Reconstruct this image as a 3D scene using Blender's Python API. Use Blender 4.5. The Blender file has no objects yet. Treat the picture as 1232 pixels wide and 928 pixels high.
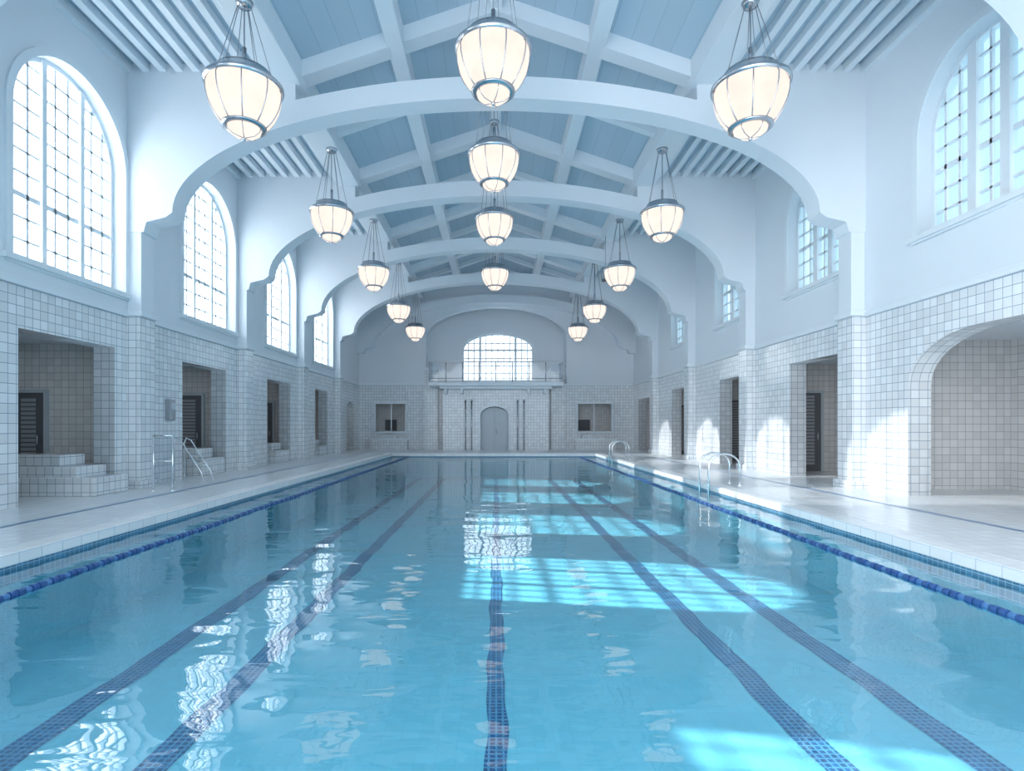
import bpy, bmesh, math, random
from mathutils import Vector, Matrix
random.seed(4)
C = bpy.context
scene = C.scene
COL = scene.collection

# ------------------------------------------------------------------ materials
def new_mat(name):
    m = bpy.data.materials.new(name); m.use_nodes = True
    nt = m.node_tree; nt.nodes.clear()
    out = nt.nodes.new('ShaderNodeOutputMaterial')
    return m, nt, out
def N(nt, t, **kw):
    n = nt.nodes.new(t)
    for k, v in kw.items():
        setattr(n, k, v)
    return n
def math_node(nt, op, a, b=None, c=None):
    n = nt.nodes.new('ShaderNodeMath'); n.operation = op
    for i, v in enumerate((a, b, c)):
        if v is None: continue
        if isinstance(v, (int, float)): n.inputs[i].default_value = v
        else: nt.links.new(v, n.inputs[i])
    return n.outputs[0]
def mixcol(nt, fac, a, b):
    n = nt.nodes.new('ShaderNodeMix'); n.data_type = 'RGBA'
    for i, v in ((0, fac), (6, a), (7, b)):
        if isinstance(v, (int, float)): n.inputs[i].default_value = v
        elif isinstance(v, tuple): n.inputs[i].default_value = (*v, 1)
        else: nt.links.new(v, n.inputs[i])
    return n.outputs[2]

def plain(name, col, rough=0.6, metal=0.0, noise=0.04, nscale=3.0, bump=0.0):
    m, nt, out = new_mat(name)
    p = N(nt, 'ShaderNodeBsdfPrincipled')
    p.inputs['Roughness'].default_value = rough
    p.inputs['Metallic'].default_value = metal
    g = N(nt, 'ShaderNodeNewGeometry')
    nz = N(nt, 'ShaderNodeTexNoise'); nz.inputs['Scale'].default_value = nscale; nz.inputs['Detail'].default_value = 4
    nt.links.new(g.outputs['Position'], nz.inputs['Vector'])
    c2 = tuple(max(0, c * (1 - noise * 2)) for c in col)
    nt.links.new(mixcol(nt, nz.outputs['Fac'], c2, col), p.inputs['Base Color'])
    if bump:
        b = N(nt, 'ShaderNodeBump'); b.inputs['Strength'].default_value = bump; b.inputs['Distance'].default_value = 0.01
        nt.links.new(nz.outputs['Fac'], b.inputs['Height']); nt.links.new(b.outputs[0], p.inputs['Normal'])
    nt.links.new(p.outputs[0], out.inputs[0])
    return m

def tile(name, col, grout, size, gw, rough=0.25, var=0.06, off=(0.0, 0.0, 0.0), bump=0.3):
    m, nt, out = new_mat(name)
    p = N(nt, 'ShaderNodeBsdfPrincipled'); p.inputs['Roughness'].default_value = rough
    g = N(nt, 'ShaderNodeNewGeometry')
    sp = N(nt, 'ShaderNodeSeparateXYZ'); nt.links.new(g.outputs['Position'], sp.inputs[0])
    sn = N(nt, 'ShaderNodeSeparateXYZ'); nt.links.new(g.outputs['True Normal'], sn.inputs[0])
    total = None; ids = []
    for i in range(3):
        sz = size[i] if isinstance(size, tuple) else size
        q = math_node(nt, 'DIVIDE', math_node(nt, 'ADD', sp.outputs[i], 100 * sz + off[i]), sz)
        fr = math_node(nt, 'FRACT', q)
        d = math_node(nt, 'ABSOLUTE', math_node(nt, 'SUBTRACT', fr, 0.5))
        line = math_node(nt, 'GREATER_THAN', d, 0.5 - gw / sz / 2)
        use = math_node(nt, 'LESS_THAN', math_node(nt, 'ABSOLUTE', sn.outputs[i]), 0.7)
        l = math_node(nt, 'MULTIPLY', line, use)
        total = l if total is None else math_node(nt, 'MAXIMUM', total, l)
        ids.append(math_node(nt, 'MULTIPLY', math_node(nt, 'FLOOR', q), use))
    cb = N(nt, 'ShaderNodeCombineXYZ')
    for i in range(3): nt.links.new(ids[i], cb.inputs[i])
    wn = N(nt, 'ShaderNodeTexWhiteNoise'); nt.links.new(cb.outputs[0], wn.inputs['Vector'])
    dark = tuple(c * (1 - var * 2) for c in col)
    tc = mixcol(nt, wn.outputs['Value'], dark, col)
    nt.links.new(mixcol(nt, total, tc, grout), p.inputs['Base Color'])
    if bump:
        # grout recess plus a very slight tilt of every hand-set tile
        h = math_node(nt, 'SUBTRACT', math_node(nt, 'MULTIPLY', wn.outputs['Value'], 0.15), total)
        b = N(nt, 'ShaderNodeBump'); b.inputs['Strength'].default_value = bump; b.inputs['Distance'].default_value = 0.01
        nt.links.new(h, b.inputs['Height']); nt.links.new(b.outputs[0], p.inputs['Normal'])
    nt.links.new(p.outputs[0], out.inputs[0])
    return m

M = {}
M['plaster'] = plain('white_plaster', (0.775, 0.84, 0.91), 0.7, noise=0.02, nscale=1.2)
M['trim'] = plain('trim_white', (0.79, 0.86, 0.925), 0.5, noise=0.015)
M['boards'] = tile('ceiling_boards', (0.52, 0.65, 0.76), (0.42, 0.55, 0.66), (0.42, 500.0, 500.0), 0.02, 0.7, 0.03, bump=0.2)
M['tile'] = tile('wall_tile', (0.84, 0.88, 0.92), (0.30, 0.38, 0.48), 0.165, 0.011, 0.14, 0.07, off=(0.03, 0.05, 0.09))
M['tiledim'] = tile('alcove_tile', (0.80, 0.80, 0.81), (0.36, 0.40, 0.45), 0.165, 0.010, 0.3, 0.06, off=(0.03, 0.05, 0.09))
M['deck'] = tile('deck_tile', (0.85, 0.885, 0.92), (0.55, 0.61, 0.68), 0.22, 0.010, 0.22, 0.04)
M['coping'] = tile('coping_tile', (0.88, 0.90, 0.92), (0.55, 0.62, 0.70), (0.30, 0.30, 0.30), 0.010, 0.3, 0.03)
M['basin'] = tile('basin_tile', (0.23, 0.62, 0.76), (0.20, 0.57, 0.72), 0.15, 0.010, 0.4, 0.03, bump=0)
M['waterline'] = tile('waterline_tile', (0.10, 0.28, 0.46), (0.30, 0.50, 0.64), 0.075, 0.010, 0.3, 0.2, bump=0)
M['lane'] = tile('lane_tile', (0.018, 0.11, 0.30), (0.10, 0.32, 0.52), 0.055, 0.016, 0.4, 0.2, bump=0)
M['stripe'] = tile('deck_stripe', (0.12, 0.24, 0.44), (0.35, 0.45, 0.58), 0.075, 0.008, 0.3, 0.1, bump=0)
M['chrome'] = plain('chrome', (0.85, 0.88, 0.9), 0.12, 1.0, 0.02)
M['lampmetal'] = plain('lamp_metal', (0.58, 0.61, 0.66), 0.22, 0.95, 0.08)
M['cable'] = plain('cable_metal', (0.34, 0.38, 0.44), 0.4, 0.6)
M['float'] = plain('rope_float_blue', (0.03, 0.10, 0.30), 0.35)
M['floatw'] = plain('rope_float_light', (0.07, 0.20, 0.45), 0.35)
M['dark'] = plain('dark_recess', (0.13, 0.14, 0.16), 0.6)
M['door'] = plain('door_paint', (0.55, 0.62, 0.68), 0.45)
M['doordark'] = plain('door_grey', (0.38, 0.41, 0.45), 0.5)

def glow(name, col, s):
    m, nt, out = new_mat(name)
    e = N(nt, 'ShaderNodeEmission'); e.inputs['Strength'].default_value = s
    g = N(nt, 'ShaderNodeNewGeometry')
    nz = N(nt, 'ShaderNodeTexNoise'); nz.inputs['Scale'].default_value = 2.5
    nt.links.new(g.outputs['Position'], nz.inputs['Vector'])
    nt.links.new(mixcol(nt, nz.outputs['Fac'], tuple(c * 0.75 for c in col), col), e.inputs['Color'])
    nt.links.new(e.outputs[0], out.inputs[0]); return m
M['lampglass'] = glow('lamp_glass_lit', (1.0, 0.87, 0.78), 1.3)
M['alcove_fill'] = glow('alcove_fill_glow', (1.0, 0.95, 0.9), 24.0)  # glow for the fill discs added to brighten the side rooms

def pane(name, tint, gl=0.06):
    m, nt, out = new_mat(name)
    t = N(nt, 'ShaderNodeBsdfTransparent'); t.inputs[0].default_value = (*tint, 1)
    gsh = N(nt, 'ShaderNodeBsdfGlossy'); gsh.inputs['Roughness'].default_value = 0.05
    mx = N(nt, 'ShaderNodeMixShader'); mx.inputs[0].default_value = gl
    nt.links.new(t.outputs[0], mx.inputs[1]); nt.links.new(gsh.outputs[0], mx.inputs[2]); nt.links.new(mx.outputs[0], out.inputs[0])
    return m
M['paneL'] = pane('window_glass', (0.97, 0.99, 1.0), 0.03)
M['paneR'] = pane('window_glass_cyan', (0.86, 0.97, 1.0))
M['railglass'] = pane('rail_glass', (0.88, 0.93, 0.96), 0.10)

def water_mat():
    m, nt, out = new_mat('pool_water')
    g = N(nt, 'ShaderNodeNewGeometry')
    mp = N(nt, 'ShaderNodeMapping'); mp.inputs['Scale'].default_value = (0.65, 1.4, 1.0)
    nt.links.new(g.outputs['Position'], mp.inputs[0])
    n1 = N(nt, 'ShaderNodeTexNoise'); n1.inputs['Scale'].default_value = 0.8; n1.inputs['Detail'].default_value = 1.0; n1.inputs['Roughness'].default_value = 0.4; n1.inputs['Distortion'].default_value = 0.8
    n2 = N(nt, 'ShaderNodeTexNoise'); n2.inputs['Scale'].default_value = 3.4; n2.inputs['Detail'].default_value = 1.5; n2.inputs['Distortion'].default_value = 0.6
    nt.links.new(mp.outputs[0], n1.inputs['Vector']); nt.links.new(mp.outputs[0], n2.inputs['Vector'])
    h = math_node(nt, 'ADD', n1.outputs['Fac'], math_node(nt, 'MULTIPLY', n2.outputs['Fac'], 0.18))
    b = N(nt, 'ShaderNodeBump'); b.inputs['Strength'].default_value = 1.0; b.inputs['Distance'].default_value = 0.026
    nt.links.new(h, b.inputs['Height'])
    dp = N(nt, 'ShaderNodeVectorMath', operation='DOT_PRODUCT')
    nt.links.new(g.outputs['Incoming'], dp.inputs[0]); nt.links.new(b.outputs[0], dp.inputs[1])
    cs = math_node(nt, 'MINIMUM', math_node(nt, 'ABSOLUTE', dp.outputs['Value']), 1.0)
    f5 = math_node(nt, 'POWER', math_node(nt, 'SUBTRACT', 1.0, cs), 4.0)
    fr = math_node(nt, 'MULTIPLY_ADD', f5, 0.78, 0.10)
    t = N(nt, 'ShaderNodeBsdfTransparent'); t.inputs[0].default_value = (0.76, 0.92, 0.96, 1)
    gl = N(nt, 'ShaderNodeBsdfGlossy'); gl.inputs['Roughness'].default_value = 0.012
    nt.links.new(b.outputs[0], gl.inputs['Normal'])
    mx = N(nt, 'ShaderNodeMixShader')
    nt.links.new(fr, mx.inputs[0]); nt.links.new(t.outputs[0], mx.inputs[1]); nt.links.new(gl.outputs[0], mx.inputs[2])
    nt.links.new(mx.outputs[0], out.inputs[0])
    return m
M['water'] = water_mat()

# ------------------------------------------------------------------ geometry helpers
class B:
    def __init__(s): s.bm = bmesh.new(); s.mats = []
    def mi(s, m):
        if m not in s.mats: s.mats.append(m)
        return s.mats.index(m)
    def face(s, vs, m, smooth=False):
        try:
            f = s.bm.faces.new(vs); f.material_index = s.mi(m); f.smooth = smooth
        except ValueError: pass
    def box(s, x0, x1, y0, y1, z0, z1, m):
        v = [s.bm.verts.new((x, y, z)) for z in (z0, z1) for y in (y0, y1) for x in (x0, x1)]
        for q in ((0, 2, 3, 1), (4, 5, 7, 6), (0, 1, 5, 4), (2, 6, 7, 3), (0, 4, 6, 2), (1, 3, 7, 5)):
            s.face([v[i] for i in q], m)
        return s
    def tube(s, pts, r, m, seg=8, cap=True):
        pts = [Vector(p) for p in pts]; rings = []
        prev = None
        for i, p in enumerate(pts):
            if i == 0: d = pts[1] - p
            elif i == len(pts) - 1: d = p - pts[i - 1]
            else: d = (pts[i + 1] - p).normalized() + (p - pts[i - 1]).normalized()
            d.normalize()
            if prev is None:
                a = d.orthogonal().normalized()
            else:
                a = (prev - d * prev.dot(d)).normalized()
            prev = a; bvec = d.cross(a)
            rings.append([s.bm.verts.new(p + (a * math.cos(t) + bvec * math.sin(t)) * r) for t in [2 * math.pi * k / seg for k in range(seg)]])
        for i in range(len(rings) - 1):
            for k in range(seg):
                s.face([rings[i][k], rings[i][(k + 1) % seg], rings[i + 1][(k + 1) % seg], rings[i + 1][k]], m, True)
        if cap:
            s.face(rings[0][::-1], m); s.face(rings[-1], m)
        return s
    def lathe(s, prof, c, m, seg=32, smooth=True):
        rings = []
        for r, z in prof:
            rings.append([s.bm.verts.new((c[0] + r * math.cos(2 * math.pi * k / seg), c[1] + r * math.sin(2 * math.pi * k / seg), c[2] + z)) for k in range(seg)] if r > 1e-5 else [s.bm.verts.new((c[0], c[1], c[2] + z))])
        for a, b_ in zip(rings, rings[1:]):
            for k in range(seg):
                k2 = (k + 1) % seg
                if len(a) == 1: s.face([a[0], b_[k], b_[k2]], m, smooth)
                elif len(b_) == 1: s.face([a[k], a[k2], b_[0]], m, smooth)
                else: s.face([a[k], a[k2], b_[k2], b_[k]], m, smooth)
        return s
    def quad(s, ps, m):
        s.face([s.bm.verts.new(p) for p in ps], m); return s
    def mesh(s, me, m):
        mi = s.mi(m); n0 = len(s.bm.faces); s.bm.from_mesh(me)
        s.bm.faces.ensure_lookup_table()
        for f in s.bm.faces[n0:]: f.material_index = mi
        return s
    def done(s, name, parent=None, loc=None, bevel=0):
        me = bpy.data.meshes.new(name)
        bmesh.ops.recalc_face_normals(s.bm, faces=s.bm.faces[:])
        s.bm.to_mesh(me); s.bm.free()
        for m in s.mats: me.materials.append(M[m])
        o = bpy.data.objects.new(name, me); COL.objects.link(o)
        if parent: o.parent = parent
        if loc: o.location = loc
        if bevel:
            md = o.modifiers.new('bevel', 'BEVEL'); md.width = bevel; md.segments = 2; md.limit_method = 'ANGLE'
        return o

def panel_mesh(outer, holes, mode, a, b):
    cu = bpy.data.curves.new('tmp', 'CURVE'); cu.dimensions = '2D'; cu.fill_mode = 'BOTH'
    for pl in [outer] + holes:
        sp = cu.splines.new('POLY'); sp.points.add(len(pl) - 1)
        for i, p in enumerate(pl): sp.points[i].co = (p[0], p[1], 0, 1)
        sp.use_cyclic_u = True
    cu.extrude = abs(b - a) / 2
    o = bpy.data.objects.new('tmp', cu); COL.objects.link(o)
    C.view_layer.update()
    dg = C.evaluated_depsgraph_get()
    me = bpy.data.meshes.new_from_object(o.evaluated_get(dg))
    bpy.data.objects.remove(o); bpy.data.curves.remove(cu)
    mid = (a + b) / 2
    if mode == 'x': mat = Matrix(((0, 0, 1, mid), (1, 0, 0, 0), (0, 1, 0, 0), (0, 0, 0, 1)))
    else: mat = Matrix(((1, 0, 0, 0), (0, 0, -1, mid), (0, 1, 0, 0), (0, 0, 0, 1)))
    me.transform(mat)
    return me

def arch_outline(c, hw, z0, spring, top, n=24, inset=0.0):
    hw2 = hw - inset; t = top - inset; z0 = z0 + inset
    pts = [(c - hw2, z0), (c + hw2, z0)]
    for k in range(n + 1):
        a = math.pi * k / n
        pts.append((c + hw2 * math.cos(a), spring + (t - spring) * math.sin(a)))
    return pts

def empty(name, loc=(0, 0, 0)):
    o = bpy.data.objects.new(name, None); o.location = loc; COL.objects.link(o); return o

# ------------------------------------------------------------------ dimensions
W = 8.0; TH = 0.45
Y0, Y1 = -3.0, 32.7
BY = 33.9
ZT = 3.73; ZC = 9.2
PX0, PX1, PYE = -5.13, 4.90, 27.5
WZ = -0.16; FZ = -1.10
ARCH = [2.0, 7.15, 12.4, 17.55, 22.75, 27.9]

# ------------------------------------------------------------------ floor / deck / pool
b = B()
b.box(-11.2, PX0 - 0.32, Y0, 36, -0.3, 0, 'deck')
b.box(PX1 + 0.32, 11.2, Y0, 36, -0.3, 0, 'deck')
b.box(PX0 - 0.32, PX1 + 0.32, PYE + 0.32, 36, -0.3, 0, 'deck')
b.done('floor')
b = B()
b.box(PX0 - 0.32, PX0 + 0.03, Y0, PYE + 0.32, -0.12, 0.012, 'coping')
b.box(PX1 - 0.03, PX1 + 0.32, Y0, PYE + 0.32, -0.12, 0.012, 'coping')
b.box(PX0 + 0.03, PX1 - 0.03, PYE - 0.03, PYE + 0.32, -0.12, 0.012, 'coping')
b.done('pool_coping', bevel=0.015)
b = B()
b.box(PX0 - 0.3, PX0, Y0, PYE, FZ, -0.32, 'basin'); b.box(PX0 - 0.3, PX0, Y0, PYE, -0.32, -0.12, 'waterline')
b.box(PX1, PX1 + 0.3, Y0, PYE, FZ, -0.32, 'basin'); b.box(PX1, PX1 + 0.3, Y0, PYE, -0.32, -0.12, 'waterline')
b.box(PX0 - 0.3, PX1 + 0.3, PYE, PYE + 0.3, FZ, -0.32, 'basin'); b.box(PX0 - 0.3, PX1 + 0.3, PYE, PYE + 0.3, -0.32, -0.12, 'waterline')
b.box(PX0 - 0.3, PX1 + 0.3, Y0, PYE + 0.3, FZ - 0.1, FZ, 'basin')
b.done('pool_basin')
b = B(); b.quad([(PX0, Y0, WZ), (PX1, Y0, WZ), (PX1, PYE, WZ), (PX0, PYE, WZ)], 'water'); b.done('pool_water')

for X, w in ((-3.6, 0.26), (-2.45, 0.24), (0.0, 0.165), (2.45, 0.24), (3.55, 0.26)):
    b = B(); prev = None; y = Y0 + 0.1
    while y < PYE - 1.2:
        o = 0.012 * math.sin(y * 3.1 + X) + 0.009 * math.sin(y * 7.3 + 2 * X)
        cur = (b.bm.verts.new((X - w / 2 + o, y, FZ + 0.006)), b.bm.verts.new((X + w / 2 + o, y, FZ + 0.006)))
        if prev: b.face([prev[0], prev[1], cur[1], cur[0]], 'lane')
        prev = cur; y += 0.1
    b.box(X - 0.45, X + 0.45, PYE - 1.35, PYE - 1.1, FZ + 0.001, FZ + 0.006, 'lane')
    b.done('lane_marking')
for X in (-4.32, 4.08):
    b = B()
    b.tube([(X, Y0 + 0.1, WZ + 0.01), (X, PYE - 0.02, WZ + 0.01)], 0.008, 'floatw', 6)
    y = Y0 + 0.2; i = 0
    while y < PYE - 0.1:
        xo = X + 0.012 * math.sin(y * 1.7); r = 0.036
        b.tube([(xo, y, WZ + 0.006), (xo, y + 0.012, WZ + 0.006), (xo, y + 0.05, WZ + 0.006), (xo, y + 0.062, WZ + 0.006)], r if i % 3 else r * 0.85, 'float' if i % 3 else 'floatw', 10)
        y += 0.08; i += 1
    b.done('lane_rope')
for X in (-6.6, 6.75):
    b = B(); b.box(X - 0.055, X + 0.055, Y0, 31.0, 0.001, 0.004, 'stripe'); b.done('deck_stripe')

# ------------------------------------------------------------------ lower walls
def notched(notches):
    pts = [(Y0, 0)]
    for n in notches:
        y0, y1, h, rad = n
        if rad:
            pts += [(y0, 0), (y0, h - rad * 0.55)]
            for k in range(1, 9):
                a = math.pi - math.pi / 2 * k / 8
                pts.append((y0 + rad + rad * math.cos(a), h - rad * 0.55 + rad * 0.55 * math.sin(a)))
            for k in range(0, 9):
                a = math.pi / 2 - math.pi / 2 * k / 8
                pts.append((y1 - rad + rad * math.cos(a), h - rad * 0.55 + rad * 0.55 * math.sin(a)))
            pts += [(y1, 0)]
        else:
            pts += [(y0, 0), (y0, h), (y1, h), (y1, 0)]
    pts += [(Y1, 0), (Y1, ZT), (Y0, ZT)]
    return pts
LOPEN = [(4.2, 6.6, 3.0, 0), (9.39, 11.76, 3.0, 0), (14.3, 16.6, 3.0, 0), (19.6, 21.8, 3.0, 0), (24.8, 26.6, 3.0, 0), (30.0, 31.6, 2.7, 0.78)]
ROPEN = [(0.6, 3.6, 3.0, 0), (6.0, 10.9, 3.05, 1.6), (13.1, 15.3, 3.05, 0), (18.4, 20.1, 3.0, 0), (23.3, 25.6, 3.0, 0), (28.9, 31.6, 2.85, 0)]
B().mesh(panel_mesh(notched(LOPEN), [], 'x', -W - TH, -W), 'tile').done('wall_left_lower')
B().mesh(panel_mesh(notched(ROPEN), [], 'x', W, W + TH), 'tile').done('wall_right_lower')

for sgn, nm, opens in ((-1, 'left', LOPEN), (1, 'right', ROPEN)):
    b = B()
    xa, xb = W + TH, 11.0
    def bx(x0, x1, *r):
        b.box(min(sgn * x0, sgn * x1), max(sgn * x0, sgn * x1), *r)
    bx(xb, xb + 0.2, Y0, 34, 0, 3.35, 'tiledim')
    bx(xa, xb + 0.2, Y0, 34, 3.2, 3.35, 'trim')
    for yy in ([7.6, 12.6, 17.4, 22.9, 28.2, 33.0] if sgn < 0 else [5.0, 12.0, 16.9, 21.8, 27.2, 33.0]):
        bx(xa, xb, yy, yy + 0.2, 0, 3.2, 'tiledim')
    b.done('wall_side_room_' + nm)
    for (o0, o1, h, r) in opens:
        c = (o0 + o1) / 2
        b = B(); b.lathe([(0.0, 0.03), (0.16, 0.03), (0.16, 0)], (sgn * 9.9, c, 3.15), 'alcove_fill', 20)  # added fill disc, lifts the otherwise dark side room
        b.lathe([(0.16, -0.005), (0.2, -0.005), (0.2, 0.05), (0.16, 0.05)], (sgn * 9.9, c, 3.15), 'trim', 20)
        b.done('alcove_fill_disc')

# ------------------------------------------------------------------ upper walls with arched windows
HW = 1.40
LW = [0.0, 4.9, 10.65, 15.72, 20.9, 25.95]
LZ0 = [6.4, 5.6, 4.2, 4.2, 4.2, 4.2]  # unseen near windows: sills raised to trim their sun patch on the pool
RW = [-0.9, 4.2, 9.35, 14.1, 19.15, 24.3]
WL = dict(z0=4.2, spring=6.72, top=8.1); WR = dict(z0=4.95, spring=6.72, top=8.05)
HWR = 1.26
def rect(u0, u1, v0, v1): return [(u0, v0), (u1, v0), (u1, v1), (u0, v1)]
B().mesh(panel_mesh(rect(Y0, BY, ZT, ZC + 0.6), [arch_outline(c, HW, z, WL['spring'], WL['top']) for c, z in zip(LW, LZ0)], 'x', -W - TH, -W), 'plaster').done('wall_left_upper')
B().mesh(panel_mesh(rect(Y0, BY, ZT, ZC + 0.6), [arch_outline(c, HWR, WR['z0'], WR['spring'], WR['top']) for c in RW], 'x', W, W + TH), 'plaster').done('wall_right_upper')

def window(name, c, hw, z0, spring, top, side, cols, thick, rows):
    s = side
    b = B()
    def rng(a, d): return (min(s * a, s * d), max(s * a, s * d))
    x0, x1 = rng(W + 0.22, W + 0.32)
    ring = panel_mesh(arch_outline(c, hw, z0, spring, top), [arch_outline(c, hw, z0, spring, top, inset=0.08)], 'x', x0, x1)
    b.mesh(ring, 'trim')
    xa, xb = rng(W - 0.045, W + 0.06)
    o = arch_outline(c, hw + 0.14, z0 - 0.14, spring, top + 0.14)
    b.mesh(panel_mesh(o, [arch_outline(c, hw + 0.005, z0 - 0.005, spring, top + 0.005)], 'x', xa, xb), 'trim')
    xa, xb = rng(W - 0.10, W + 0.2)
    b.box(xa, xb, c - hw - 0.2, c + hw + 0.2, z0 - 0.10, z0, 'trim')
    def ztop(u):
        t = max(0.0, 1 - (u / hw) ** 2)
        return spring + (top - spring) * math.sqrt(t) - 0.04
    def half(z):
        if z <= spring: return hw - 0.04
        t = max(0.0, 1 - ((z - spring) / (top - spring)) ** 2)
        return hw * math.sqrt(t) - 0.02
    for k in range(1, cols):
        u = -hw + 2 * hw * k / cols
        tk = (0.055 if s < 0 else 0.085) if k in thick else 0.024
        d0, d1 = (W + 0.19, W + 0.33) if k in thick else (W + 0.245, W + 0.295)
        xa, xb = rng(d0, d1)
        b.box(xa, xb, c + u - tk, c + u + tk, z0 + 0.03, ztop(abs(u) + tk), 'trim')
    H = top - z0
    for k in range(1, rows):
        z = z0 + H * k / rows
        h = half(z + 0.02)
        tk = 0.020 if k not in (3,) else 0.045
        xa, xb = rng(W + 0.245, W + 0.295)
        b.box(xa, xb, c - h, c + h, z - tk, z + tk, 'trim')
    xg = s * (W + 0.27)
    pts = arch_outline(c, hw, z0, spring, top, inset=0.05)
    b.quad([(xg, p[0], p[1]) for p in pts], 'paneL' if s < 0 else 'paneR')
    return b.done(name)
n = 1
for c, z in zip(LW, LZ0):
    window('window_%d' % n, c, HW, z, WL['spring'], WL['top'], -1, 9, (3, 6), 10 if z < 5 else 6); n += 1
for c in RW:
    window('window_%d' % n, c, HWR, WR['z0'], WR['spring'], WR['top'], 1, 8, (3, 5), 8); n += 1

for s, nm in ((-1, 'left'), (1, 'right')):
    b = B()
    b.box(min(s * (W - 0.07), s * (W + 0.02)), max(s * (W - 0.07), s * (W + 0.02)), Y0, Y1, ZT - 0.02, ZT + 0.07, 'trim')
    b.box(min(s * (W - 0.04), s * (W + 0.02)), max(s * (W - 0.04), s * (W + 0.02)), Y0, Y1, ZT + 0.07, ZT + 0.13, 'trim')
    b.done('trim_' + ('1' if s < 0 else '2'), bevel=0.01)
    b = B(); b.box(min(s * (W - 0.12), s * (W + 0.02)), max(s * (W - 0.12), s * (W + 0.02)), Y0, Y1, ZC - 0.22, ZC, 'trim'); b.done('trim_' + ('3' if s < 0 else '4'))

# ------------------------------------------------------------------ arches + pilasters
for i, ya in enumerate(ARCH + [32.45]):
    t0, t1 = ya - 0.25, ya + 0.25
    pts = []
    zs = 5.98; a_, b_ = 7.02, 2.48
    pts.append((-W, zs - 0.42)); pts.append((-7.64, zs - 0.42)); pts.append((-7.58, zs - 0.20)); pts.append((-7.16, zs - 0.10))
    nseg = 48
    for k in range(nseg + 1):
        a = math.pi - math.pi * k / nseg
        pts.append((a_ * math.cos(a), zs + b_ * math.sin(a)))
    pts += [(7.16, zs - 0.10), (7.58, zs - 0.20), (7.64, zs - 0.42), (W, zs - 0.42), (W, ZC), (4.35, ZC), (4.35, 8.42)]
    for k in range(1, 16):
        x = 4.35 - 8.7 * k / 16
        pts.append((x, 8.94 - 0.52 * (x / 4.35) ** 2))
    pts += [(-4.35, 8.42), (-4.35, ZC), (-W, ZC)]
    b = B(); b.mesh(panel_mesh(pts, [], 'y', t0, t1), 'plaster')
    b.done('ceiling_arch', bevel=0.02)
    if i == len(ARCH): continue
    for s in (-1, 1):
        b = B()
        xs = sorted((s * (W - 0.30), s * W))
        b.box(xs[0], xs[1], t0 - 0.02, t1 + 0.02, 0, ZT, 'tile')
        xs2 = sorted((s * (W - 0.36), s * W)); b.box(xs2[0], xs2[1], t0 - 0.08, t1 + 0.08, 0, 0.17, 'tile')
        b.box(xs2[0], xs2[1], t0 - 0.06, t1 + 0.06, ZT, ZT + 0.12, 'trim')
        b.box(xs[0], xs[1], t0 + 0.02, t1 - 0.02, ZT + 0.12, 5.6, 'plaster')
        b.done('wall_pilaster', bevel=0.012)

# ------------------------------------------------------------------ ceiling
RZ = 10.75
b = B()
me = panel_mesh([(-W - TH, ZC), (-4.6, ZC), (0, RZ), (4.6, ZC), (W + TH, ZC), (W + TH, ZC + 0.3), (4.6, ZC + 0.3), (0, RZ + 0.3), (-4.6, ZC + 0.3), (-W - TH, ZC + 0.3)], [], 'y', Y0, BY + 0.3)
b.mesh(me, 'boards'); b.done('ceiling')
slope = (RZ - ZC) / 4.6
def zroof(x): return RZ - abs(x) * slope
for X, w, d in ((-4.55, 0.32, 0.46), (4.55, 0.32, 0.46), (-2.2, 0.18, 0.40), (2.2, 0.18, 0.40), (0, 0.14, 0.30)):
    b = B(); b.box(X - w, X + w, Y0, Y1 - 0.1, zroof(X) - d, zroof(abs(X) - w) if X else zroof(0.12), 'trim'); b.done('ceiling_purlin', bevel=0.015)
ys = []
for a0, a1 in zip(ARCH, ARCH[1:] + [32.45]):
    ys += [a0, a0 + (a1 - a0) / 2]
for y in ys:
    b = B()
    hw = 0.20 if y in ARCH else 0.11; d = 0.36 if y in ARCH else 0.22
    for s in (-1, 1):
        v = [(0, y + sy * hw, RZ - dz) for sy in (-1, 1) for dz in (0, d)] + [(s * 4.6, y + sy * hw, ZC - dz) for sy in (-1, 1) for dz in (0, d)]
        vv = [b.bm.verts.new(p) for p in v]
        for q in ((0, 1, 5, 4), (2, 6, 7, 3), (1, 3, 7, 5), (0, 4, 6, 2), (4, 5, 7, 6), (0, 2, 3, 1)):
            b.face([vv[k] for k in q], 'trim')
    b.done('ceiling_rafter')
for a0, a1 in zip([Y0 - 0.25] + ARCH, ARCH + [32.45]):
    for s in (-1, 1):
        b = B(); x = 4.98
        while x < 7.85:
            xs = sorted((s * x, s * (x + 0.15))); b.box(xs[0], xs[1], a0 + 0.25, a1 - 0.25, ZC - 0.17, ZC, 'trim'); x += 0.36
        b.done('ceiling_slats')

# ------------------------------------------------------------------ back wall
pts = [(-W, ZT), (-4.1, ZT), (-4.1, 6.55)]
for k in range(1, 24):
    a = math.pi - math.pi * k / 24; pts.append((4.1 * math.cos(a), 6.55 + 1.75 * math.sin(a)))
pts += [(4.1, 6.55), (4.1, ZT), (W, ZT), (W, ZC)] + [(0, RZ), (-W, ZC)]
B().mesh(panel_mesh(pts, [], 'y', 32.7, 33.2), 'plaster').done('wall_back_arch', bevel=0.02)
wc, whw = 0.1, 2.15
b = B()
b.mesh(panel_mesh([(-W, ZT), (W, ZT), (W, ZC), (0, RZ), (-W, ZC)], [arch_outline(wc, whw, 4.05, 5.95, 6.95)], 'y', BY, BY + 0.3), 'plaster')
b.box(-4.3, -4.1, 33.2, BY, ZT, 8.3, 'plaster'); b.box(4.1, 4.3, 33.2, BY, ZT, 8.3, 'plaster'); b.box(-4.1, 4.1, 33.2, BY, 3.5, ZT, 'plaster')
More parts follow.
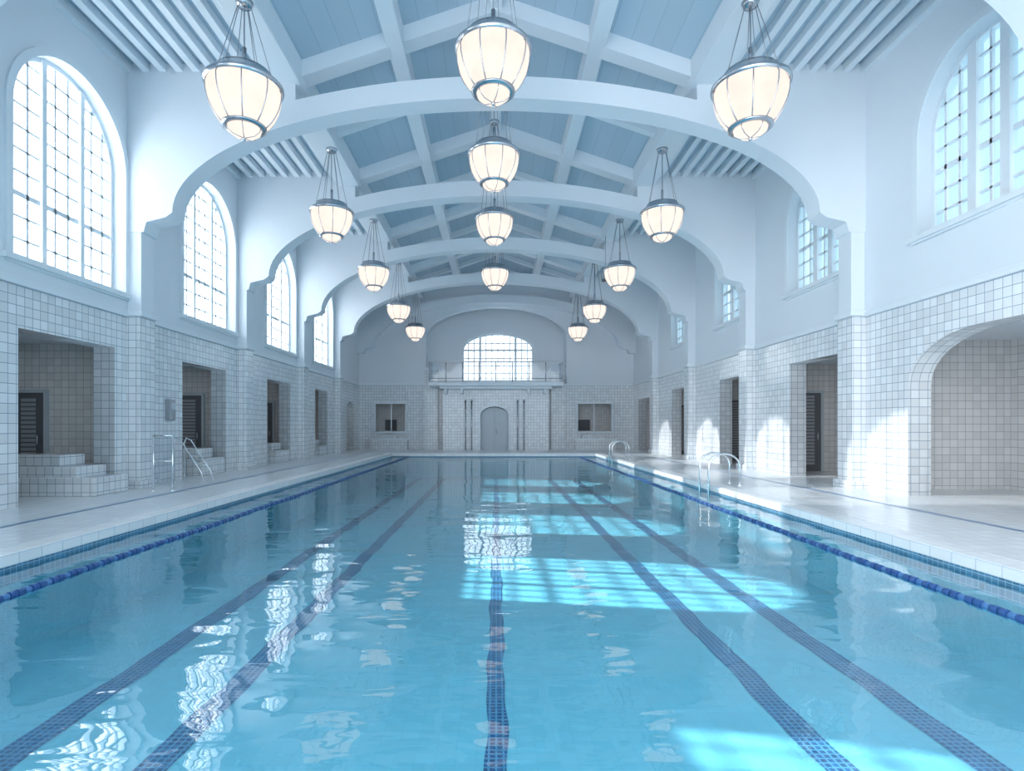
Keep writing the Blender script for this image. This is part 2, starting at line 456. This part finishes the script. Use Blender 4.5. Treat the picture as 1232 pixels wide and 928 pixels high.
b.done('wall_back_upper')
HL = (-7.0, -5.3, 1.05, 2.65); HR = (4.75, 6.7, 1.05, 2.65)
B().mesh(panel_mesh([(-W, 0), (W, 0), (W, ZT), (-W, ZT)], [rect(HL[0], HL[1], HL[2], HL[3]), rect(HR[0], HR[1], HR[2], HR[3])], 'y', 32.7, 33.1), 'tile').done('wall_back_lower')
b = B(); b.box(-W, W, 32.62, 32.7, ZT - 0.02, ZT + 0.1, 'trim'); b.done('trim_5', bevel=0.01)
for (x0, x1, z0, z1) in (HL, HR):
    b = B()
    b.box(x0 - 0.3, x1 + 0.3, 34.2, 34.3, 0, 3.2, 'tiledim'); b.box(x0 - 0.3, x0 - 0.2, 33.1, 34.2, 0, 3.2, 'tiledim'); b.box(x1 + 0.2, x1 + 0.3, 33.1, 34.2, 0, 3.2, 'tiledim')
    b.box(x0 - 0.3, x1 + 0.3, 33.1, 34.3, 3.1, 3.2, 'trim')
    b.box(x0 + 0.25, x0 + 0.95, 34.1, 34.2, 1.1, 1.75, 'dark')
    b.done('wall_hatch_recess')
    b = B()
    for e in ((x0 - 0.08, x0, z0 - 0.08, z1 + 0.08), (x1, x1 + 0.08, z0 - 0.08, z1 + 0.08), (x0, x1, z1, z1 + 0.08), (x0 - 0.15, x1 + 0.15, z0 - 0.1, z0)):
        b.box(e[0], e[1], 32.60, 32.75, e[2], e[3], 'trim')
    b.box((x0 + x1) / 2 - 0.03, (x0 + x1) / 2 + 0.03, 32.85, 32.95, z0, z1, 'trim')
    b.done('window_%d' % n); n += 1
    b = B(); b.box(x0 - 0.2, x1 + 0.2, 32.2, 32.59, 0, 0.55, 'tile'); b.box(x0 - 0.25, x1 + 0.25, 32.15, 32.59, 0.55, 0.62, 'trim'); b.box(x0 + 0.2, x1 - 0.4, 32.35, 32.59, 0.62, 0.85, 'tile'); b.done('tiled_ledge')
b = B()
b.mesh(panel_mesh(arch_outline(wc, whw, 4.05, 5.95, 6.95), [arch_outline(wc, whw, 4.05, 5.95, 6.95, inset=0.1)], 'y', BY, BY + 0.2), 'trim')
b.mesh(panel_mesh(arch_outline(wc, whw + 0.2, 4.0, 5.95, 7.15), [arch_outline(wc, whw, 4.06, 5.95, 6.95)], 'y', BY - 0.08, BY + 0.02), 'trim')
for k in range(1, 12):
    u = -whw + 2 * whw * k / 12; tk = 0.07 if k in (3, 9) else 0.03
    zt = 5.95 + 0.98 * math.sqrt(max(0, 1 - (u / whw) ** 2))
    b.box(wc + u - tk, wc + u + tk, BY + 0.05, BY + 0.15, 4.1, zt, 'trim')
for z in (4.55, 5.0, 5.45, 5.95, 6.35):
    h = whw if z <= 5.95 else whw * math.sqrt(1 - ((z - 5.95) / 0.98) ** 2); tk = 0.06 if z == 5.95 else 0.03
    b.box(wc - h, wc + h, BY + 0.06, BY + 0.14, z - tk, z + tk, 'trim')
b.quad([(p[0], BY + 0.1, p[1]) for p in arch_outline(wc, whw, 4.05, 5.95, 6.95, inset=0.05)], 'paneL')
b.done('window_%d' % n)

DY = 31.45
door = [(-0.87, 0), (-0.87, 1.95)]
for k in range(0, 17):
    a = math.pi - math.pi * k / 16; door.append((-0.1 + 0.77 * math.cos(a), 1.95 + 0.5 * math.sin(a)))
door += [(0.67, 1.95), (0.67, 0)]
pts = [(-3.0, 0)] + door + [(2.95, 0), (2.95, 3.42), (-3.0, 3.42)]
b = B(); b.mesh(panel_mesh(pts, [], 'y', DY, DY + 0.3), 'tile')
b.box(-3.0, -2.7, DY + 0.3, 32.7, 0, 3.42, 'tile'); b.box(2.65, 2.95, DY + 0.3, 32.7, 0, 3.42, 'tile')
b.done('wall_balcony_bay')
b = B()
for x in (-3.75, 3.55): b.box(x - 0.38, x + 0.38, 32.35, 32.7, 0, 4.6, 'tile'); b.box(x - 0.42, x + 0.42, 32.3, 32.7, 4.6, 4.72, 'trim')
b.done('wall_back_pilasters')
b = B(); ins = [(-0.1 + (p[0] + 0.1) * 0.985, p[1] * 0.985) for p in door]
b.mesh(panel_mesh(ins, [], 'y', DY + 0.14, DY + 0.2), 'door')
outd = [(-0.99, 0), (-0.99, 1.95)] + [(-0.1 + 0.89 * math.cos(math.pi - math.pi * k / 16), 1.95 + 0.62 * math.sin(math.pi * k / 16)) for k in range(17)] + [(0.79, 1.95), (0.79, 0)]
b.mesh(panel_mesh(outd + door[::-1], [], 'y', DY - 0.05, DY), 'trim')
for x0, x1 in ((-0.78, -0.17), (-0.03, 0.58)):
    for z0, z1 in ((0.15, 0.95), (1.05, 1.85)):
        b.box(x0, x1, DY + 0.12, DY + 0.14, z0, z1, 'door')
b.box(-0.11, -0.09, DY + 0.115, DY + 0.14, 0.05, 2.35, 'doordark')
b.tube([(0.02, DY + 0.08, 0.9), (0.02, DY + 0.08, 1.2)], 0.02, 'chrome')
b.done('door_1')
for x in (-1.72, -1.38, 1.2, 1.55):
    b = B(); b.tube([(x, DY - 0.07, 0), (x, DY - 0.07, 2.75)], 0.04, 'lampmetal', 10)
    for z in (0.6, 1.4, 2.2): b.box(x - 0.07, x + 0.07, DY - 0.12, DY + 0.0, z, z + 0.06, 'door')
    b.lathe([(0.0, 0.1), (0.07, 0.06), (0.07, 0)], (x, DY - 0.07, 2.75), 'lampmetal', 12)
    b.done('wall_pipe')
b = B()
b.box(-3.75, 3.7, 30.95, 32.7, 3.58, 3.8, 'trim'); b.box(-3.15, 3.1, 31.1, 32.7, 3.42, 3.58, 'trim')
for x in (-2.8, -1.9, 1.8, 2.7): b.box(x - 0.08, x + 0.08, 31.0, 31.45, 3.15, 3.45, 'trim')
b.done('balcony_slab', bevel=0.02)
b = B()
XR0, XR1 = -3.7, 3.65
for k in range(9):
    x = XR0 + (XR1 - XR0) * k / 8; b.tube([(x, 31.0, 3.8), (x, 31.0, 4.92)], 0.028, 'lampmetal')
for x in (XR0, XR1):
    b.tube([(x, 31.0, 4.92), (x, 32.65, 4.92)], 0.03, 'lampmetal'); b.tube([(x, 32.0, 3.8), (x, 32.0, 4.92)], 0.022, 'lampmetal')
    b.quad([(x, 31.0, 3.85), (x, 32.65, 3.85), (x, 32.65, 4.88), (x, 31.0, 4.88)], 'railglass')
b.tube([(XR0, 31.0, 4.92), (XR1, 31.0, 4.92)], 0.04, 'trim')
b.tube([(XR0, 31.0, 4.0), (XR1, 31.0, 4.0)], 0.02, 'lampmetal')
b.quad([(XR0, 31.0, 3.85), (XR1, 31.0, 3.85), (XR1, 31.0, 4.88), (XR0, 31.0, 4.88)], 'railglass')
b.done('balcony_railing')

# ------------------------------------------------------------------ pendant lamps
def lamp(x, y, z, R, ceil):
    root = empty('pendant_lamp', (x, y, z))
    k = R / 0.6
    b = B()
    prof = [(0.555, 0.30), (0.59, 0.22), (0.585, 0.10), (0.55, -0.05), (0.49, -0.18), (0.42, -0.29), (0.335, -0.385)]
    b.lathe([(r * k, h * k) for r, h in prof], (0, 0, 0), 'lampglass', 48)
    b.lathe([(0.27 * k, -0.42 * k), (0.26 * k, -0.47 * k), (0.17 * k, -0.54 * k), (0.0, -0.57 * k)], (0, 0, 0), 'lampglass', 32)
    b.done('glass_bowl', root)
    b = B()
    b.lathe([(0.60 * k, 0.25 * k), (0.635 * k, 0.28 * k), (0.635 * k, 0.31 * k), (0.60 * k, 0.345 * k), (0.555 * k, 0.35 * k), (0.52 * k, 0.39 * k), (0.46 * k, 0.47 * k), (0.44 * k, 0.52 * k), (0.40 * k, 0.525 * k), (0.36 * k, 0.44 * k), (0.55 * k, 0.30 * k), (0.60 * k, 0.25 * k)], (0, 0, 0), 'lampmetal', 48)
    b.lathe([(0.33 * k, -0.375 * k), (0.36 * k, -0.385 * k), (0.355 * k, -0.41 * k), (0.29 * k, -0.43 * k), (0.26 * k, -0.42 * k), (0.33 * k, -0.375 * k)], (0, 0, 0), 'lampmetal', 40)
    for j in range(9):
        a = 2 * math.pi * (j + 0.25) / 9
        b.tube([(math.cos(a) * (r + 0.004) * k, math.sin(a) * (r + 0.004) * k, h * k) for r, h in prof], 0.011 * k, 'lampmetal', 6)
    for j in range(5):
        a = 2 * math.pi * j / 5
        b.tube([(math.cos(a) * 0.275 * k, math.sin(a) * 0.275 * k, -0.42 * k), (math.cos(a) * 0.265 * k, math.sin(a) * 0.265 * k, -0.475 * k), (math.cos(a) * 0.175 * k, math.sin(a) * 0.175 * k, -0.545 * k), (0, 0, -0.58 * k)], 0.008 * k, 'lampmetal', 6)
    b.lathe([(0.0, -0.63 * k), (0.03 * k, -0.61 * k), (0.03 * k, -0.57 * k)], (0, 0, 0), 'lampmetal', 12)
    b.done('metal_frame', root)
    b = B(); top = ceil - z
    for j in range(6):
        a = 2 * math.pi * (j + 0.25) / 6
        b.tube([(math.cos(a) * 0.44 * k, math.sin(a) * 0.44 * k, 0.5 * k), (math.cos(a) * 0.10, math.sin(a) * 0.10, top - 0.05)], 0.008, 'cable', 5)
    b.lathe([(0.0, top), (0.15, top), (0.12, top - 0.08), (0.0, top - 0.09)], (0, 0, 0), 'lampmetal', 20)
    b.tube([(0, 0, 0.4 * k), (0, 0, 0.95 * k)], 0.035 * k, 'lampmetal', 10)
    b.tube([(0, 0, 0.4 * k), (0, 0, top)], 0.012, 'cable', 5)
    for j in range(3):
        a = 2 * math.pi * j / 3
        b.tube([(0, 0, 0.47 * k), (math.cos(a) * 0.42 * k, math.sin(a) * 0.42 * k, 0.46 * k)], 0.015 * k, 'lampmetal', 6)
    b.done('suspension', root)
LY = [9.8, 15.0, 20.15, 25.3, 30.5]
LZ = [6.98, 6.80, 6.72, 6.50, 6.46]
LR = [0.62, 0.55, 0.55, 0.52, 0.52]
for s in (-1, 1):
    for y, z, r in zip(LY, LZ, LR):
        lamp(s * 4.4 + (0.04 if s > 0 else 0.0), y, z, r, ZC - 0.44)
for y, z, r in ((9.5, 7.42, 0.62), (13.05, 7.38, 0.58), (16.75, 7.28, 0.55), (23.6, 7.6, 0.57)):
    lamp(-0.05, y, z, r, RZ - 0.30)

# ------------------------------------------------------------------ ladders and rails
def ladder(y):
    b = B()
    for dy in (-0.28, 0.28):
        p = [(PX1 + 0.62, y + dy, 0.0), (PX1 + 0.62, y + dy, 0.45)]
        for k in range(1, 12):
            a = math.pi * k / 12; p.append((PX1 + 0.27 + 0.35 * math.cos(a), y + dy, 0.45 + 0.27 * math.sin(a)))
        p += [(PX1 - 0.08, y + dy, 0.4), (PX1 - 0.08, y + dy, -0.9)]
        b.tube(p, 0.024, 'chrome', 10)
        b.lathe([(0.05, 0), (0.05, 0.03), (0.024, 0.04)], (PX1 + 0.62, y + dy, 0.0), 'chrome', 16)
    for z in (-0.3, -0.58, -0.86): b.box(PX1 - 0.13, PX1 - 0.03, y - 0.28, y + 0.28, z - 0.02, z + 0.01, 'chrome')
    b.done('pool_ladder')
ladder(13.0); ladder(23.6)
b = B()
for (x, y) in ((-7.15, 11.7), (-6.75, 11.7)):
    b.tube([(x, y, 0), (x, y, 1.15)], 0.02, 'chrome'); b.lathe([(0.05, 0), (0.05, 0.02), (0.02, 0.03)], (x, y, 0), 'chrome', 14)
b.tube([(-7.15, 11.7, 1.15), (-6.75, 11.7, 1.15)], 0.02, 'chrome'); b.tube([(-7.15, 11.7, 0.62), (-6.75, 11.7, 0.62)], 0.014, 'chrome')
b.quad([(-7.13, 11.7, 0.12), (-6.77, 11.7, 0.12), (-6.77, 11.7, 1.12), (-7.13, 11.7, 1.12)], 'railglass')
b.done('glass_guard_rail')
# slanted tubular step rail standing on the deck
b = B(); cx, cy = -7.35, 13.7
for dy in (-0.22, 0.22):
    b.tube([(cx + 0.34, cy + dy, 0), (cx + 0.26, cy + dy, 0.25), (cx - 0.22, cy + dy, 1.0), (cx - 0.34, cy + dy, 1.06), (cx - 0.38, cy + dy, 0.95), (cx - 0.38, cy + dy, 0)], 0.016, 'chrome')
for t in (0.25, 0.5, 0.75):
    x = cx + 0.26 - 0.48 * t; z = 0.25 + 0.75 * t
    b.tube([(x, cy - 0.22, z), (x, cy + 0.22, z)], 0.011, 'chrome')
b.done('step_handrail')
b = B()
for k, (x1, z) in enumerate(((-7.7, 0.36), (-8.15, 0.56), (-8.6, 0.78))): b.box(-9.9, x1, 10.75 + k * 0.15, 11.74, 0, z, 'tile')
b.done('tiled_steps', bevel=0.02)
for y0, y1 in ((15.3, 16.55), (20.5, 21.75), (25.6, 26.5)):
    b = B(); b.box(-9.6, -8.0, y0, y1, 0, 0.45, 'tile'); b.box(-9.6, -8.35, y0 + 0.4, y1, 0.45, 0.72, 'tile'); b.done('tiled_bench', bevel=0.02)
def stall(x, y0, y1, h, s):
    b = B(); xa, xb = sorted((s * (x - 0.06), s * x))
    b.box(xa, xb, y0, y1, 0, h, 'dark')
    xa, xb = sorted((s * (x - 0.10), s * x))
    for e in ((y0 - 0.08, y0, 0, h + 0.08), (y1, y1 + 0.08, 0, h + 0.08), (y0, y1, h, h + 0.08)): b.box(xa, xb, *e, 'door')
    k = 0.3
    xa, xb = sorted((s * (x - 0.085), s * (x - 0.06)))
    while k < h - 0.15:
        b.box(xa, xb, y0 + 0.06, y1 - 0.06, k, k + 0.05, 'doordark'); k += 0.1
    b.tube([(s * (x - 0.12), y1 - 0.1, 0.95), (s * (x - 0.12), y1 - 0.1, 1.15)], 0.015, 'chrome')
    b.done('stall_door')
for y in (8.0, 11.6, 16.4, 21.6, 26.8): stall(10.99, y, y + 0.8, 2.2, -1)
for y in (10.3, 16.0, 20.9, 26.2): stall(10.99, y, y + 0.75, 2.3, 1)
def pdoor(x0, x1, y, h):
    b = B()
    b.box(x0, x1, y - 0.05, y - 0.005, 0, h, 'dark')
    for e in ((x0 - 0.07, x0, 0, h + 0.07), (x1, x1 + 0.07, 0, h + 0.07), (x0, x1, h, h + 0.07)): b.box(e[0], e[1], y - 0.09, y - 0.005, e[2], e[3], 'door')
    z = 0.2
    while z < h - 0.1: b.box(x0 + 0.08, x1 - 0.2, y - 0.07, y - 0.05, z, z + 0.07, 'doordark'); z += 0.1
    b.tube([(x1 - 0.12, y - 0.11, 0.95), (x1 - 0.12, y - 0.11, 1.15)], 0.015, 'chrome')
    b.done('stall_door')
for y in (16.9, 21.8, 27.2): pdoor(8.9, 9.75, y, 2.35)
for y in (17.4, 22.9): pdoor(-9.9, -9.1, y, 2.3)
pdoor(-10.7, -10.1, 12.6, 2.1)
b = B(); b.box(-8.0, -7.88, 13.55, 13.8, 1.5, 2.0, 'doordark'); b.box(-7.88, -7.86, 13.59, 13.76, 1.75, 1.92, 'door'); b.done('wall_dispenser', bevel=0.01)
b = B(); b.box(4.1, 4.3, 21.6, 21.9, 7.05, 7.25, 'doordark'); b.lathe([(0.08, 0), (0.11, -0.08), (0.0, -0.09)], (4.2, 21.75, 7.05), 'dark', 16); b.tube([(4.24, 21.75, 7.25), (4.24, 21.75, ZC - 0.46)], 0.012, 'cable'); b.done('loudspeaker')

# ------------------------------------------------------------------ lights
w = bpy.data.worlds.new('world'); scene.world = w; w.use_nodes = True
nt = w.node_tree; nt.nodes.clear()
out = nt.nodes.new('ShaderNodeOutputWorld'); bg = nt.nodes.new('ShaderNodeBackground')
tc = nt.nodes.new('ShaderNodeTexCoord'); sx = nt.nodes.new('ShaderNodeSeparateXYZ'); nt.links.new(tc.outputs['Generated'], sx.inputs[0])
mr = nt.nodes.new('ShaderNodeMapRange')
mr.inputs['From Min'].default_value = -0.6; mr.inputs['From Max'].default_value = 0.5
nt.links.new(sx.outputs[0], mr.inputs['Value'])
cr = nt.nodes.new('ShaderNodeValToRGB')
cr.color_ramp.elements[0].color = (0.98, 1.0, 1.0, 1); cr.color_ramp.elements[0].position = 0.0
cr.color_ramp.elements[1].color = (0.13, 0.18, 0.20, 1); cr.color_ramp.elements[1].position = 1.0
e = cr.color_ramp.elements.new(0.5); e.color = (0.46, 0.50, 0.54, 1)
nt.links.new(mr.outputs[0], cr.inputs[0])
nt.links.new(cr.outputs[0], bg.inputs['Color'])
bg.inputs['Strength'].default_value = 6.0
nt.links.new(bg.outputs[0], out.inputs[0])
def add_sun(name, el, dy, e, ang, loc):
    sun = bpy.data.lights.new(name, 'SUN'); sun.energy = e; sun.angle = math.radians(ang); sun.color = (1.0, 0.98, 0.94)
    so = bpy.data.objects.new(name, sun); COL.objects.link(so)
    el = math.radians(el)
    d = Vector((math.cos(el), dy, -math.sin(el))).normalized()
    so.rotation_euler = d.to_track_quat('-Z', 'Y').to_euler(); so.location = loc
add_sun('sun', 35.5, -0.14, 15.0, 0.7, (-20, 15, 15))
add_sun('added_low_sun', 21.5, 0.02, 4.6, 0.9, (-20, 12, 9))  # added second sun, lays low streaks on right deck and wall

# ------------------------------------------------------------------ camera
cam = bpy.data.cameras.new('camera'); co = bpy.data.objects.new('camera', cam); COL.objects.link(co)
co.location = (0, 0, 1.35); co.rotation_euler = (math.radians(90), 0, 0)
cam.sensor_width = 36; cam.lens = 675 / 1232 * 36
cam.shift_x = 19 / 1232; cam.shift_y = 49 / 1232
cam.clip_start = 0.05
scene.camera = co
scene.view_settings.view_transform = 'Standard'
